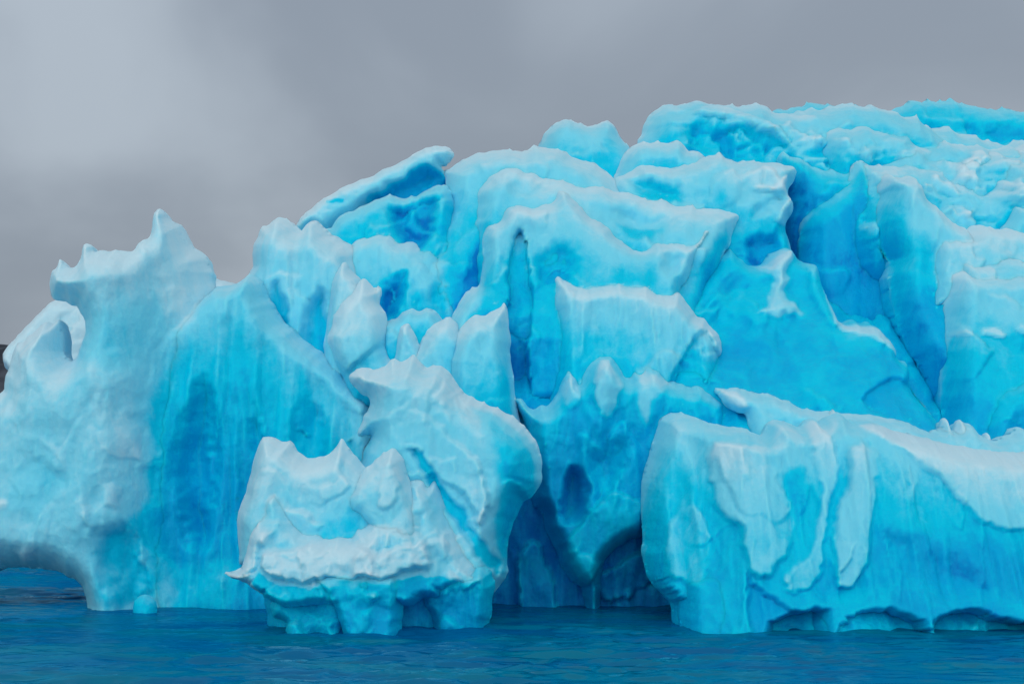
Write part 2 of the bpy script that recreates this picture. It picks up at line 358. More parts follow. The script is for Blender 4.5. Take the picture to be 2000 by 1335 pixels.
# ------------------------------------------------------------------ the sea and the far shore
def sea():
    m, t, p = new_mat('sea_water')
    p.inputs['Base Color'].default_value = (0.0, 0.075, 0.135, 1)
    p.inputs['Roughness'].default_value = 0.07; p.inputs['IOR'].default_value = 1.33
    tc = N(t, 'ShaderNodeTexCoord')
    mp = N(t, 'ShaderNodeMapping'); t.links.new(tc.outputs['Object'], mp.inputs[0]); mp.inputs['Scale'].default_value = (1.0, 1.6, 1)
    n = N(t, 'ShaderNodeTexNoise'); t.links.new(mp.outputs[0], n.inputs[0]); n.inputs['Scale'].default_value = 3.2; n.inputs['Detail'].default_value = 4
    bp = N(t, 'ShaderNodeBump'); p.inputs['Specular IOR Level'].default_value = 0.0; bp.inputs['Strength'].default_value = 0.5; bp.inputs['Distance'].default_value = 0.03
    t.links.new(n.outputs[0], bp.inputs['Height']); t.links.new(bp.outputs[0], p.inputs['Normal'])
    n2 = N(t, 'ShaderNodeTexNoise'); t.links.new(mp.outputs[0], n2.inputs[0]); n2.inputs['Scale'].default_value = 0.35; n2.inputs['Detail'].default_value = 3
    t.links.new(mixc(t, maprange(t, n2.outputs[0], 0.35, 0.65, 0, 1), (0.0, 0.12, 0.29), (0.0, 0.17, 0.27)), p.inputs['Base Color'])
    gl = N(t, 'ShaderNodeBsdfGlossy'); gl.inputs['Roughness'].default_value = 0.08; gl.inputs['Color'].default_value = (0.35, 0.78, 1.0, 1)
    t.links.new(bp.outputs[0], gl.inputs['Normal'])
    frn = N(t, 'ShaderNodeFresnel'); frn.inputs[0].default_value = 1.33; t.links.new(bp.outputs[0], frn.inputs['Normal'])
    mx = N(t, 'ShaderNodeMixShader'); t.links.new(math_n(t, 'MULTIPLY', frn.outputs[0], 0.6), mx.inputs[0])
    t.links.new(p.outputs[0], mx.inputs[1]); t.links.new(gl.outputs[0], mx.inputs[2])
    t.links.new(mx.outputs[0], t.nodes['Material Output'].inputs[0])
    ys = np.concatenate([np.arange(20, 62, 0.075), np.arange(62, 120, 0.3), 120 * 1.06 ** np.arange(0, 80)])
    xs = np.concatenate([-np.geomspace(8000, 24, 60), np.arange(-20, 20.01, 0.11), np.geomspace(24, 8000, 60)])
    gx, gy = np.meshgrid(xs, ys)
    near = sstep(150, 70, gy) * sstep(40, 22, np.abs(gx))
    k = np.zeros(gx.shape)
    z = 0.036 * fbm(gx * 0.9 + 0.3 * gy, gy * 1.9, k, 3) + 0.020 * (1 - np.abs(vnoise(gx * 2.1, gy * 4.4, k + 4)) * 2)
    z += 0.006 * vnoise(gx * 5.1, gy * 8.0, k + 9)
    calm = 0.45 + 1.1 * sstep(-0.5, 0.6, fbm(gx * 0.13, gy * 0.2, k + 21, 3))           # ruffled and smooth patches
    z = z * near * calm
    V = np.stack([gx, gy, z], -1).reshape(-1, 3); r, c = gx.shape
    i = np.arange(r * c).reshape(r, c)
    fc = np.stack([i[:-1, :-1], i[:-1, 1:], i[1:, 1:], i[1:, :-1]], -1).reshape(-1, 4)
    me = bpy.data.meshes.new('sea'); me.from_pydata(V.tolist(), [], fc.tolist()); me.update()
    me.polygons.foreach_set('use_smooth', np.ones(len(fc), bool)); me.materials.append(m)
    o = bpy.data.objects.new('sea', me); scene.collection.objects.link(o); o['kind'] = 'structure'
sea()
def far_hill():
    m, t, p = new_mat('dark_rock'); p.inputs['Roughness'].default_value = 0.95
    tc = N(t, 'ShaderNodeTexCoord'); n = N(t, 'ShaderNodeTexNoise'); t.links.new(tc.outputs['Object'], n.inputs[0])
    n.inputs['Scale'].default_value = 0.02; n.inputs['Detail'].default_value = 8
    t.links.new(mixc(t, maprange(t, n.outputs[0], 0.4, 0.6, 0, 1), (0.018, 0.024, 0.035), (0.06, 0.072, 0.09)), p.inputs['Base Color'])
    xs = np.linspace(-2600, -250, 150); ys = np.linspace(2300, 3300, 60)
    gx, gy = np.meshgrid(xs, ys); k = np.zeros(gx.shape)
    prof = np.sin(np.clip((gy - 2300) / 1000, 0, 1) * math.pi)
    hh = prof * (165 * sstep(-250, -620, gx) + 120 * sstep(-700, -1500, gx)) * (1 + 0.25 * fbm(gx / 260, gy / 260, k, 5)) + 8 * prof * fbm(gx / 60, gy / 60, k + 3, 4) - 4
    V = np.stack([gx, gy, hh], -1).reshape(-1, 3); r, c = gx.shape; i = np.arange(r * c).reshape(r, c)
    fc = np.stack([i[:-1, :-1], i[:-1, 1:], i[1:, 1:], i[1:, :-1]], -1).reshape(-1, 4)
    me = bpy.data.meshes.new('far_hill'); me.from_pydata(V.tolist(), [], fc.tolist()); me.materials.append(m)
    o = bpy.data.objects.new('far_hill', me); scene.collection.objects.link(o); o['kind'] = 'structure'
far_hill()

# ------------------------------------------------------------------ the iceberg
berg = bpy.data.objects.new('iceberg', None); scene.collection.objects.link(berg)
berg['label'] = 'huge jagged blue iceberg with white crests rising from the sea'
berg['category'] = 'iceberg'
B = berg
# ---- rear mass and skyline
piece('core', [(440, 700), (530, 560), (650, 480), (760, 430), (880, 380), (1000, 335), (1150, 345), (1260, 310), (1400, 270), (1700, 262), (2000, 282), (2240, 330), (2260, 1270), (440, 1270)],
      (250, 55, 1260, 46.5), B, T=7, W=90, s=8, frost=(0.02, 0.2, 60), wor=(0.1, 0.9, 1.8))
UP = dict(auto=(2.6, 32, 0.26, 0.24, 0, 50), frost=(0.18, 0.55, 48), wor=(0.12, 0.6, 0.42), fb=0.14, s=4.0, jag=4)
piece('dome', [(1051, 290), (1065, 257), (1079, 246), (1104, 236), (1122, 244), (1142, 248), (1164, 245), (1183, 238), (1199, 248), (1211, 265), (1229, 281), (1250, 330), (1240, 420), (1040, 420)],
      (240, 52.8, 400, 51), B, frost=(0.34, 0.4, 50), wor=(0.07, 0.6, 0.5), W=50)
piece('summit', [(1500, 216), (1540, 211), (1598, 206), (1632, 209), (1680, 212), (1741, 222), (1766, 209), (1795, 199), (1825, 196), (1865, 198), (1904, 204), (1944, 212), (1983, 214), (2010, 228), (2080, 240), (2190, 290), (2200, 420), (1490, 420)],
      (196, 57, 400, 54), B, T=5, frost=(0.22, 0.22, 30), wor=(0.16, 0.6, 0.5), fb=0.2)
piece('summit', [(1239, 280), (1253, 257), (1259, 236), (1282, 210), (1320, 202), (1369, 200), (1417, 202), (1450, 205), (1470, 202), (1494, 210), (1515, 220), (1560, 220), (1610, 216), (1647, 202), (1677, 204), (1706, 210), (1741, 221), (1770, 231), (1786, 227), (1802, 245), (1850, 270), (1900, 310), (1910, 470), (1230, 470)],
      (200, 54.5, 420, 50.5), B, T=5, W=70, b=0.9, **UP,
      relief=[([(1310, 262), (1345, 240), (1385, 238), (1430, 252), (1475, 272), (1530, 300), (1560, 350), (1400, 360), (1320, 320)], -0.65, 46)],
      flakes=[([(1330, 240), (1375, 214), (1398, 210), (1430, 228), (1460, 240), (1500, 262), (1525, 290), (1528, 312), (1490, 288), (1450, 264), (1410, 250), (1370, 244)], 0.3, 0.15, None)],
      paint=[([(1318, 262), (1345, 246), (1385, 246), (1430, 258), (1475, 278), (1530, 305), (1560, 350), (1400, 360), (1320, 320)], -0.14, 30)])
ridge('ridge', [(1780, 262), (1802, 247), (1813, 253), (1825, 254), (1847, 253), (1858, 251), (1867, 257), (1874, 265), (1885, 267), (1899, 265), (1915, 271), (1935, 271), (1948, 278), (1960, 287), (1968, 285), (1982, 279), (2010, 276), (2080, 290), (2180, 330)], 460, (251, 54, 400, 51), B, **UP)
ridge('ridge', [(1600, 262), (1640, 246), (1680, 252), (1720, 262), (1760, 262), (1790, 280), (1830, 275), (1870, 288), (1910, 282), (1940, 292), (1970, 290), (2010, 296), (2090, 310), (2180, 350)], 420, (250, 52.2, 380, 50.6), B, **UP)
ridge('ridge', [(1700, 326), (1708, 319), (1726, 310), (1744, 297), (1757, 295), (1769, 292), (1780, 281), (1787, 286), (1798, 297), (1811, 312), (1820, 302), (1826, 300), (1850, 310), (1880, 304), (1900, 312), (1930, 300), (1960, 305), (2000, 298), (2090, 320), (2180, 350)], 520, (281, 51.2, 420, 49.5), B, **UP)
piece('slab', [(577, 440), (592, 421), (611, 404), (630, 389), (656, 374), (690, 357), (723, 344), (765, 327), (798, 309), (828, 292), (847, 285), (866, 283), (881, 289), (889, 301), (881, 313), (871, 321), (858, 323), (866, 333), (880, 345), (876, 385), (830, 405), (760, 410), (712, 405), (682, 424), (656, 436), (633, 454), (622, 447), (609, 443), (589, 456), (581, 449)],
      (283, 49.4, 450, 48.6), B, b=0.3, W=26, T=1.2, s=3.2, jag=1.5, frost=(0.50, 0.3, 26), wor=(0.02, 0.6, 0.4), fb=0.03,
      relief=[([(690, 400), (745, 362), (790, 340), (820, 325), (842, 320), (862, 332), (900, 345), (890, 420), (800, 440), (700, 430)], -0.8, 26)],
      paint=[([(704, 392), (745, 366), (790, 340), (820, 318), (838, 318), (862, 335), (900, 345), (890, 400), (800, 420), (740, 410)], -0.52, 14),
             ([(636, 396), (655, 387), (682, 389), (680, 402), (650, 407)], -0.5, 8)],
      label='thin white tilted slab of ice with a blue hollow underneath')
ridge('ridge', [(1196, 345), (1211, 305), (1231, 281), (1255, 276), (1288, 275), (1316, 279), (1330, 273), (1338, 283), (1344, 293), (1365, 303), (1377, 307), (1440, 325)], 460, (273, 50.4, 400, 49.5), B, frost=(0.34, 0.45, 50), wor=(0.05, 0.6, 0.6), s=4, jag=3)
# canyon back walls on the right
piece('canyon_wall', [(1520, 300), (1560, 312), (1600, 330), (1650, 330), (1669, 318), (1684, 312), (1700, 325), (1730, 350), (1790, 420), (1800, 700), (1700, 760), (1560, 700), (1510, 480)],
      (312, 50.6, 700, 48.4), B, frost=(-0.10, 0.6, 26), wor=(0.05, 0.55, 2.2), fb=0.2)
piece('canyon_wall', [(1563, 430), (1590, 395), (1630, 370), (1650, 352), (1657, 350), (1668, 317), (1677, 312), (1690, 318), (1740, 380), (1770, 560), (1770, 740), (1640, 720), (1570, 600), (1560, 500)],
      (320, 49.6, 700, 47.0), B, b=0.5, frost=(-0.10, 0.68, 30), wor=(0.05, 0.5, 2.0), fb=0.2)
ridge('ridge', [(1655, 330), (1667, 317), (1677, 312), (1688, 316), (1697, 323), (1721, 323), (1744, 323), (1759, 318), (1771, 323), (1789, 327), (1809, 329), (1825, 335), (1838, 341), (1847, 351), (1861, 357), (1876, 360), (1888, 368), (1901, 373), (1912, 374), (1921, 369), (1932, 355), (1939, 347), (1944, 326), (1951, 315), (1968, 312), (2000, 319), (2080, 330), (2180, 380)], 600, (312, 50, 460, 48.2), B, **{**UP, 'frost': (0.22, 0.55, 60)})
piece('fin', [(1822, 412), (1845, 391), (1853, 383), (1861, 388), (1874, 409), (1888, 432), (1893, 452), (1890, 540), (1820, 540)], (383, 48.9, 500, 48.3), B, b=0.4, W=30, T=1.5, s=3.4, jag=2, frost=(0.3, 0.4, 50), wor=(0.03, 0.5, 0.5))
ridge('peak', [(1936, 455), (1944, 444), (1951, 428), (1955, 407), (1963, 392), (1971, 397), (1984, 401), (2000, 402), (2060, 430), (2150, 480)], 620, (392, 48.3, 520, 47), B, W=35, frost=(0.25, 0.55, 45), s=4, jag=3)
piece('block', [(1189, 366), (1207, 344), (1231, 337), (1263, 325), (1280, 323), (1304, 329), (1336, 323), (1369, 311), (1385, 306), (1405, 302), (1417, 309), (1441, 317), (1470, 317), (1502, 319), (1526, 321), (1549, 325), (1556, 340), (1551, 356), (1538, 370), (1544, 398), (1549, 414), (1538, 430), (1534, 450), (1543, 480), (1560, 560), (1560, 680), (1180, 680)],
      (303, 49, 560, 46.6), B, b=0.6, W=40, frost=(0.24, 0.5, 85), wor=(0.05, 0.7, 0.6), jag=4, s=4,
      relief=[([(1205, 358), (1260, 345), (1330, 360), (1350, 410), (1300, 420), (1230, 400)], -0.4, 34),
              ([(1445, 440), (1470, 405), (1515, 385), (1530, 395), (1520, 420), (1490, 440)], -0.3, 18),
              ([(1435, 470), (1480, 455), (1525, 450), (1535, 500), (1500, 560), (1440, 540)], -0.5, 34)],
      flakes=[([(1450, 380), (1500, 372), (1525, 345), (1535, 372), (1540, 400), (1548, 414), (1530, 445), (1500, 450), (1505, 420), (1525, 392), (1500, 385), (1470, 395)], 0.18, 0.22, None)],
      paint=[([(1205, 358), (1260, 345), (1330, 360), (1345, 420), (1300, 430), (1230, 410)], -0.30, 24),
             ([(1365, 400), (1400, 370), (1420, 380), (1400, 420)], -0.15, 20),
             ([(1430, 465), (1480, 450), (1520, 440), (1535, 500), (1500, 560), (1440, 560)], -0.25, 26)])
# upper middle ridges
piece('ridge', [(864, 335), (878, 328), (892, 319), (914, 306), (937, 302), (954, 295), (976, 294), (1001, 291), (1021, 293), (1041, 287), (1057, 289), (1077, 295), (1102, 297), (1130, 309), (1158, 321), (1175, 335), (1195, 341), (1230, 380), (1240, 520), (1100, 640), (900, 700), (840, 640), (805, 560), (825, 500), (843, 481), (853, 462), (856, 443), (873, 425), (877, 402), (871, 387), (871, 355)],
      (290, 49, 640, 45.2), B, b=0.7, W=60, frost=(0.34, 0.45, 80), wor=(0.05, 0.6, 1.2), jag=3,
      paint=[([(905, 520), (930, 470), (950, 430), (960, 600), (900, 660), (880, 620)], -0.45, 26), ([(820, 560), (850, 520), (880, 560), (870, 700), (800, 700)], -0.3, 26)])
piece('ridge', [(938, 356), (964, 340), (984, 325), (1017, 325), (1041, 337), (1061, 346), (1086, 346), (1110, 354), (1134, 366), (1150, 370), (1166, 366), (1191, 372), (1219, 376), (1239, 378), (1263, 388), (1288, 392), (1316, 396), (1344, 398), (1361, 408), (1389, 404), (1409, 410), (1429, 414), (1446, 424), (1433, 443), (1421, 479), (1400, 530), (1375, 600), (1360, 720), (930, 720), (925, 420)],
      (325, 47.6, 600, 44.6), B, b=0.7, W=55, frost=(0.34, 0.45, 90), wor=(0.04, 0.8, 0.9), jag=4,
      relief=[([(1175, 400), (1240, 385), (1310, 405), (1340, 450), (1300, 480), (1242, 500), (1195, 465)], -0.55, 55),
              ([(980, 350), (1030, 342), (1085, 355), (1090, 395), (1020, 405), (980, 390)], -0.3, 28)],
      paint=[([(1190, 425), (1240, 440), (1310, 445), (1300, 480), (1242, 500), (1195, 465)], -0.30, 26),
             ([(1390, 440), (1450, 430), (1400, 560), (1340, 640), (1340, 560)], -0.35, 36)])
piece('cliff', [(940, 560), (942, 483), (944, 447), (956, 439), (972, 434), (984, 410), (1001, 400), (1025, 402), (1045, 408), (1065, 398), (1082, 394), (1088, 376), (1105, 372), (1140, 410), (1180, 440), (1210, 470), (1241, 489), (1276, 473), (1304, 471), (1344, 479), (1361, 471), (1373, 447), (1385, 449), (1386, 463), (1369, 487), (1356, 515), (1340, 552), (1328, 572), (1320, 700), (1300, 800), (900, 800), (872, 640), (890, 600), (905, 575), (925, 560)],
      (372, 46.2, 640, 43.4), B, b=0.7, W=40, frost=(0.30, 0.45, 85), wor=(0.035, 0.7, 1.4), jag=3, s=3.8,
      flakes=[([(1000, 470), (1004, 456), (1015, 456), (1019, 478), (1029, 470), (1031, 500), (1034, 540), (1044, 600), (1032, 640), (1040, 800), (982, 800), (984, 640), (990, 560), (994, 510)], -0.8, -0.16, None)],
      relief=[
              ([(1030, 500), (1070, 475), (1120, 485), (1145, 530), (1130, 580), (1040, 580)], -0.5, 45),
              ([(1275, 495), (1310, 480), (1340, 500), (1330, 545), (1285, 555)], -0.3, 26)],
      paint=[
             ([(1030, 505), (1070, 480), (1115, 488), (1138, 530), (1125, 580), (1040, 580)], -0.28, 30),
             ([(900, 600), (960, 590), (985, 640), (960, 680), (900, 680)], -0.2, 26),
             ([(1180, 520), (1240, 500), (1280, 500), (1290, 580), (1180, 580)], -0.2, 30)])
# bowl behind the left towers
piece('ridge', [(610, 470), (637, 449), (660, 429), (690, 414), (720, 396), (742, 388), (765, 385), (787, 389), (806, 387), (832, 376), (854, 365), (872, 358), (890, 380), (900, 560), (880, 760), (620, 760)],
      (365, 48, 620, 45.8), B, b=0.5, W=36, frost=(0.36, 0.25, 30), wor=(0.03, 0.45, 0.4), s=4, jag=3,
      relief=[([(740, 400), (790, 390), (850, 380), (880, 400), (870, 440), (860, 480), (830, 510), (780, 500), (755, 450)], -0.7, 36)],
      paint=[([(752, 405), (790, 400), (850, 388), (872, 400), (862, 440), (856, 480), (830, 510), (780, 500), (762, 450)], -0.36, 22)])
piece('ridge', [(640, 520), (690, 470), (740, 455), (762, 460), (772, 464), (787, 477), (806, 473), (828, 487), (843, 480), (862, 495), (880, 520), (905, 560), (905, 800), (640, 800)],
      (460, 46.4, 760, 44), B, b=0.6, W=45, frost=(0.30, 0.40, 85), wor=(0.05, 0.4, 0.9), s=4, jag=3,
      relief=[([(730, 580), (790, 530), (815, 540), (805, 590), (790, 640), (740, 640)], -0.5, 36),
              ([(800, 640), (840, 560), (880, 520), (900, 600), (880, 700), (830, 700)], -0.4, 36)],
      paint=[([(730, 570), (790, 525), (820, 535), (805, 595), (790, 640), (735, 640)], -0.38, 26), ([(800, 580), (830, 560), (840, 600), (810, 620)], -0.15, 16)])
# towers on the left
piece('unseen_reflection_ice', [(-300, 1300), (-300, 880), (-60, 850), (60, 830), (90, 800), (150, 740), (260, 700), (420, 690), (520, 760), (560, 1300)], (690, 64, 1200, 61), B, b=1.2, W=80, T=6, s=9, frost=(0.15, 0.4, 60), wor=(0.15, 1.2, 1.5))  # unseen ice, added so the water under the arch reflects blue
piece('back_slab', [(392, 540), (415, 540), (435, 547), (460, 556), (500, 575), (520, 700), (380, 700)], (540, 48, 700, 48), B, b=0.3, W=25, T=2, frost=(0.75, 0.3, 30), jag=2)
piece('back_slab', [(4, 700), (8, 686), (40, 650), (62, 628), (85, 600), (104, 584), (130, 582), (180, 596), (240, 620), (240, 760), (60, 760), (10, 722)], (580, 47, 760, 46), B, b=0.4, W=30, T=3,
      frost=(0.92, 0.2, 60), wor=(0.03, 0.7, 0.5), jag=2, flakes=[([(118, 620), (168, 600), (175, 640), (122, 668)], -0.1, -0.22, None)], label='snow white slab seen behind the left wall of the iceberg')
piece('tower', [(478, 545), (490, 530), (495, 518), (493, 492), (502, 462), (511, 441), (516, 444), (529, 432), (538, 426), (555, 430), (574, 434), (589, 453), (600, 444), (611, 436), (622, 438), (640, 455), (680, 475), (701, 492), (720, 540), (750, 640), (760, 940), (420, 940), (430, 640)],
      (426, 45.6, 800, 44.3), B, b=0.9, W=70, fuse=0.7, frost=(0.10, 0.72, 190), auto=(1.0, 60, 0.14, 0.10, 70, 50), wor=(0.06, 0.36, 1.9), jag=3, s=4,
      relief=[([(535, 575), (560, 545), (585, 600), (590, 660), (580, 720), (550, 700), (530, 620)], -0.4, 26),
              ([(600, 600), (640, 565), (670, 600), (670, 740), (625, 740), (595, 690)], -0.5, 30)],
      flakes=[([(470, 690), (500, 680), (545, 690), (560, 740), (520, 760), (480, 740)], 0.12, 0.12, (500, 760, 510, 690))],
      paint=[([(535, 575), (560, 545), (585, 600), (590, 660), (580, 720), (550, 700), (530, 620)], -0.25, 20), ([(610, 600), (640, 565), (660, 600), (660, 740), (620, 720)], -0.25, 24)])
piece('saddle', [(380, 600), (421, 562), (440, 558), (456, 555), (470, 551), (490, 538), (510, 545), (560, 640), (700, 740), (760, 800), (760, 1270), (330, 1270), (280, 1100), (280, 700)],
      (540, 43.6, 1180, 41.5), B, b=0.8, W=50, frost=(0.06, 0.5, 140), fuse=1.0, auto=(0.6, 60, 0.10, 0.03, 90, 30), wor=(0.08, 0.36, 2.4), fb=0.16, s=3.6, jag=2.5,
      relief=[
              ([(340, 900), (385, 760), (430, 720), (455, 780), (450, 1030), (420, 1090), (370, 1060)], -0.75, 55), ([(495, 840), (515, 760), (560, 900), (530, 1000)], -0.25, 24),
              ([(560, 860), (600, 760), (660, 800), (660, 920), (600, 920)], -0.4, 40),
              ([(300, 1130), (420, 1080), (540, 1110), (560, 1270), (290, 1270)], 0.25, 80)],
      paint=[
             ([(300, 1040), (400, 1080), (520, 1060), (520, 1200), (300, 1200)], 0.16, 50)])
piece('column', [(448, 790), (462, 735), (478, 716), (496, 745), (508, 830), (502, 950), (512, 1100), (525, 1270), (436, 1270), (446, 1060), (440, 900)], (716, 43.0, 1180, 41.3), B, b=0.45, W=50, T=1.5, s=3.6, jag=3, fuse=0.5, frost=(0.16, 0.1, 60), wor=(0.04, 0.3, 1.6))
piece('column', [(562, 740), (572, 700), (592, 688), (612, 700), (634, 716), (642, 790), (634, 840), (660, 1000), (665, 1270), (556, 1270), (558, 900)], (690, 43.2, 1180, 41.5), B, b=0.45, W=45, T=1.5, s=3.6, jag=3, fuse=0.5, frost=(0.12, 0.22, 50), wor=(0.04, 0.3, 1.6))
# small pinnacles
piece('pinnacle', [(630, 690), (640, 620), (648, 560), (656, 533), (673, 511), (686, 526), (705, 547), (730, 600), (740, 760), (640, 760)], (511, 44.0, 740, 43.2), B, b=0.5, W=30, T=2, s=3.4, jag=2, frost=(0.42, 0.3, 100), wor=(0.03, 0.5, 0.7))
piece('pinnacle', [(637, 661), (650, 634), (652, 612), (675, 582), (697, 560), (706, 546), (716, 545), (727, 560), (735, 572), (738, 561), (746, 565), (745, 578), (740, 594), (755, 616), (759, 653), (763, 690), (790, 720), (800, 800), (690, 800), (660, 720), (645, 686)],
      (545, 43.3, 780, 42.3), B, b=0.5, W=40, T=2.5, s=3.4, jag=2, frost=(0.06, 0.78, 150), wor=(0.03, 0.5, 0.8),
      flakes=[([(636, 661), (655, 600), (706, 544), (720, 546), (745, 610), (758, 680), (720, 706), (690, 736), (660, 715), (643, 686)], 0.25, 0.12, (700, 560, 700, 700))])
piece('ridge', [(740, 640), (757, 624), (776, 619), (791, 605), (810, 599), (822, 607), (832, 603), (850, 610), (880, 640), (915, 800), (740, 800)], (590, 43.8, 780, 42.9), B, b=0.5, W=30, s=3.6, frost=(0.22, 0.42, 50), wor=(0.04, 0.4, 0.5), jag=3)
piece('pinnacle', [(770, 690), (776, 655), (785, 634), (798, 631), (810, 649), (819, 668), (840, 720), (770, 740)], (631, 42.5, 740, 42.2), B, b=0.3, W=20, T=1.6, s=3.2, jag=2, frost=(0.45, 0.3, 60), wor=(0.02, 0.4, 0.4))
piece('pinnacle', [(800, 700), (813, 683), (832, 653), (851, 634), (877, 619), (888, 627), (898, 640), (915, 680), (920, 860), (830, 860), (800, 760)], (619, 42.6, 820, 41.7), B, b=0.5, W=35, T=2.5, s=3.4, jag=3, frost=(0.08, 0.78, 95), wor=(0.03, 0.5, 0.7))
piece('pinnacle', [(888, 660), (899, 639), (922, 614), (944, 618), (963, 608), (978, 599), (984, 589), (991, 606), (992, 634), (999, 664), (996, 690), (1003, 735), (1006, 775), (1020, 840), (1010, 900), (880, 900), (870, 720)],
      (589, 42.3, 820, 41.1), B, b=0.6, W=45, T=3, s=3.4, jag=2, frost=(0.02, 0.82, 100), wor=(0.03, 0.6, 1.1))
# middle block and the gorge below it
piece('block', [(1073, 700), (1075, 625), (1073, 588), (1079, 564), (1084, 546), (1094, 541), (1114, 548), (1134, 556), (1158, 556), (1183, 552), (1205, 545), (1219, 553), (1239, 556), (1263, 558), (1276, 570), (1292, 576), (1316, 574), (1330, 576), (1344, 598), (1361, 614), (1385, 637), (1401, 653), (1410, 674), (1408, 730), (1400, 860), (1070, 860)],
      (541, 43.6, 820, 42.0), B, b=0.8, W=50, T=3.5, frost=(0.03, 0.80, 100), wor=(0.05, 0.3, 1.8), fb=0.1, jag=3, s=3.4,
      flakes=[([(1270, 800), (1296, 742), (1312, 705), (1348, 650), (1372, 648), (1384, 662), (1400, 690), (1440, 720), (1440, 840), (1270, 840)], -0.3, -0.2, None)])
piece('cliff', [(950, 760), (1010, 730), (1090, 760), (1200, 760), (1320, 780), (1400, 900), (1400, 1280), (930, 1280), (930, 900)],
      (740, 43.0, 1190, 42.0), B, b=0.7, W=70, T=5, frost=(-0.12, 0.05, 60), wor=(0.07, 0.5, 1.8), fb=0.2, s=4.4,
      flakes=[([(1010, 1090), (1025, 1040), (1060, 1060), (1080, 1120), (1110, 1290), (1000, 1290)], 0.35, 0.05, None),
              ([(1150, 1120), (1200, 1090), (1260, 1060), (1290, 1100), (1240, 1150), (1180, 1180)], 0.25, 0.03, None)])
piece('buttress', [(1002, 776), (1017, 779), (1037, 798), (1070, 790), (1090, 760), (1098, 745), (1112, 722), (1122, 735), (1134, 746), (1150, 715), (1176, 696), (1199, 706), (1212, 729), (1226, 742), (1238, 724), (1250, 726), (1262, 712), (1285, 722), (1300, 745), (1340, 752), (1380, 760), (1420, 790), (1430, 900), (1380, 1000), (1300, 1010), (1254, 1047), (1234, 1054), (1185, 1084), (1180, 1120), (1172, 1200), (1160, 1290), (1142, 1290), (1141, 1150), (1104, 1128), (1088, 1080), (1075, 1056), (1062, 1029), (1058, 1000), (1040, 990), (1034, 920), (1030, 845), (1014, 800)],
      (696, 41.3, 1140, 40.9), B, b=0.7, W=45, T=2.4, s=3.6, jag=2.5, frost=(0.30, 0.12, 40), auto=(1.0, 50, 0.12, 0.10, 80, 50), wor=(0.06, 0.45, 1.2), fb=0.14,
      relief=[([(1134, 760), (1150, 715), (1176, 694), (1200, 704), (1216, 735), (1210, 790), (1195, 845), (1170, 868), (1140, 850)], 0.22, 34),
              ([(1085, 975), (1090, 925), (1115, 903), (1150, 920), (1156, 960), (1140, 1005), (1100, 1024), (1086, 1018)], -1.0, 32),
              ([(1130, 870), (1240, 840), (1220, 930), (1160, 1010), (1140, 930)], -0.45, 40)],
      flakes=[([(1092, 770), (1112, 720), (1132, 745), (1128, 800), (1100, 810)], 0.12, 0.3, (1112, 815, 1112, 770)),
              ([(1150, 735), (1165, 705), (1190, 702), (1212, 740), (1208, 800), (1190, 830), (1160, 815)], 0.10, 0.36, (1175, 860, 1175, 790)),
              ([(1095, 1060), (1120, 1010), (1200, 950), (1250, 980), (1250, 1045), (1185, 1080), (1141, 1150), (1110, 1125)], 0.25, 0.10, None)],
      paint=[([(1236, 720), (1262, 708), (1290, 740), (1335, 755), (1280, 775), (1250, 860), (1232, 800)], 0.35, 16),
             ([(1086, 975), (1092, 925), (1115, 900), (1150, 905), (1160, 960), (1135, 1005), (1100, 1024), (1088, 1018)], -0.08, 14)])
# canyon slope on the right of the middle
FORK = [(1424, 480), (1439, 501), (1457, 516), (1475, 517), (1491, 514), (1498, 501), (1516, 487), (1529, 483), (1544, 488), (1548, 494), (1546, 510), (1534, 530), (1534, 546), (1542, 550), (1540, 561), (1528, 575), (1529, 586), (1545, 592), (1554, 604), (1570, 618), (1536, 630), (1502, 632), (1480, 622), (1450, 618), (1478, 600), (1487, 582), (1493, 566), (1495, 550), (1475, 534), (1457, 524), (1435, 508)]
piece('slope', [(1290, 660), (1350, 560), (1400, 500), (1424, 480), (1439, 501), (1457, 517), (1475, 518), (1491, 514), (1498, 501), (1516, 487), (1529, 483), (1544, 488), (1552, 500), (1563, 509), (1593, 516), (1598, 536), (1604, 560), (1613, 590), (1637, 630), (1660, 622), (1677, 635), (1690, 628), (1711, 640), (1731, 659), (1746, 679), (1752, 700), (1768, 706), (1777, 730), (1774, 750), (1830, 820), (1860, 900), (1290, 900)],
      (480, 46.8, 860, 40.6), B, b=0.6, W=36, T=4, frost=(0.08, 0.20, 30), wor=(0.09, 0.7, 0.9), fb=0.25, s=3.8, jag=2.5,
      relief=[(FORK, 0.35, 24), ([(1370, 680), (1440, 650), (1520, 690), (1490, 750), (1390, 755)], -0.25, 50),
              ([(1320, 700), (1360, 580), (1430, 530), (1470, 560), (1460, 620), (1400, 680)], -0.35, 50)],
      flakes=[([(1560, 512), (1600, 520), (1612, 590), (1640, 634), (1610, 650), (1575, 600)], 0.15, 0.08, None),
              ([(1592, 556), (1606, 575), (1616, 600), (1640, 632), (1677, 637), (1711, 642), (1748, 685), (1740, 700), (1690, 672), (1640, 660), (1610, 630)], 0.12, 0.42, None),
              ([(1650, 800), (1700, 740), (1770, 740), (1840, 830), (1800, 860)], -0.2, -0.05, None)],
      paint=[([(1380, 690), (1440, 665), (1500, 690), (1480, 740), (1400, 745)], -0.05, 30), (FORK, 0.5, 16)])
piece('canyon_floor', [(1560, 560), (1620, 590), (1660, 612), (1676, 614), (1700, 623), (1718, 608), (1740, 620), (1800, 710), (1850, 830), (1870, 980), (1620, 980), (1540, 700)], (590, 47.0, 880, 41.8), B, b=0.5, W=50, T=3, frost=(-0.04, 0.1, 30), wor=(0.08, 0.5, 0.5))
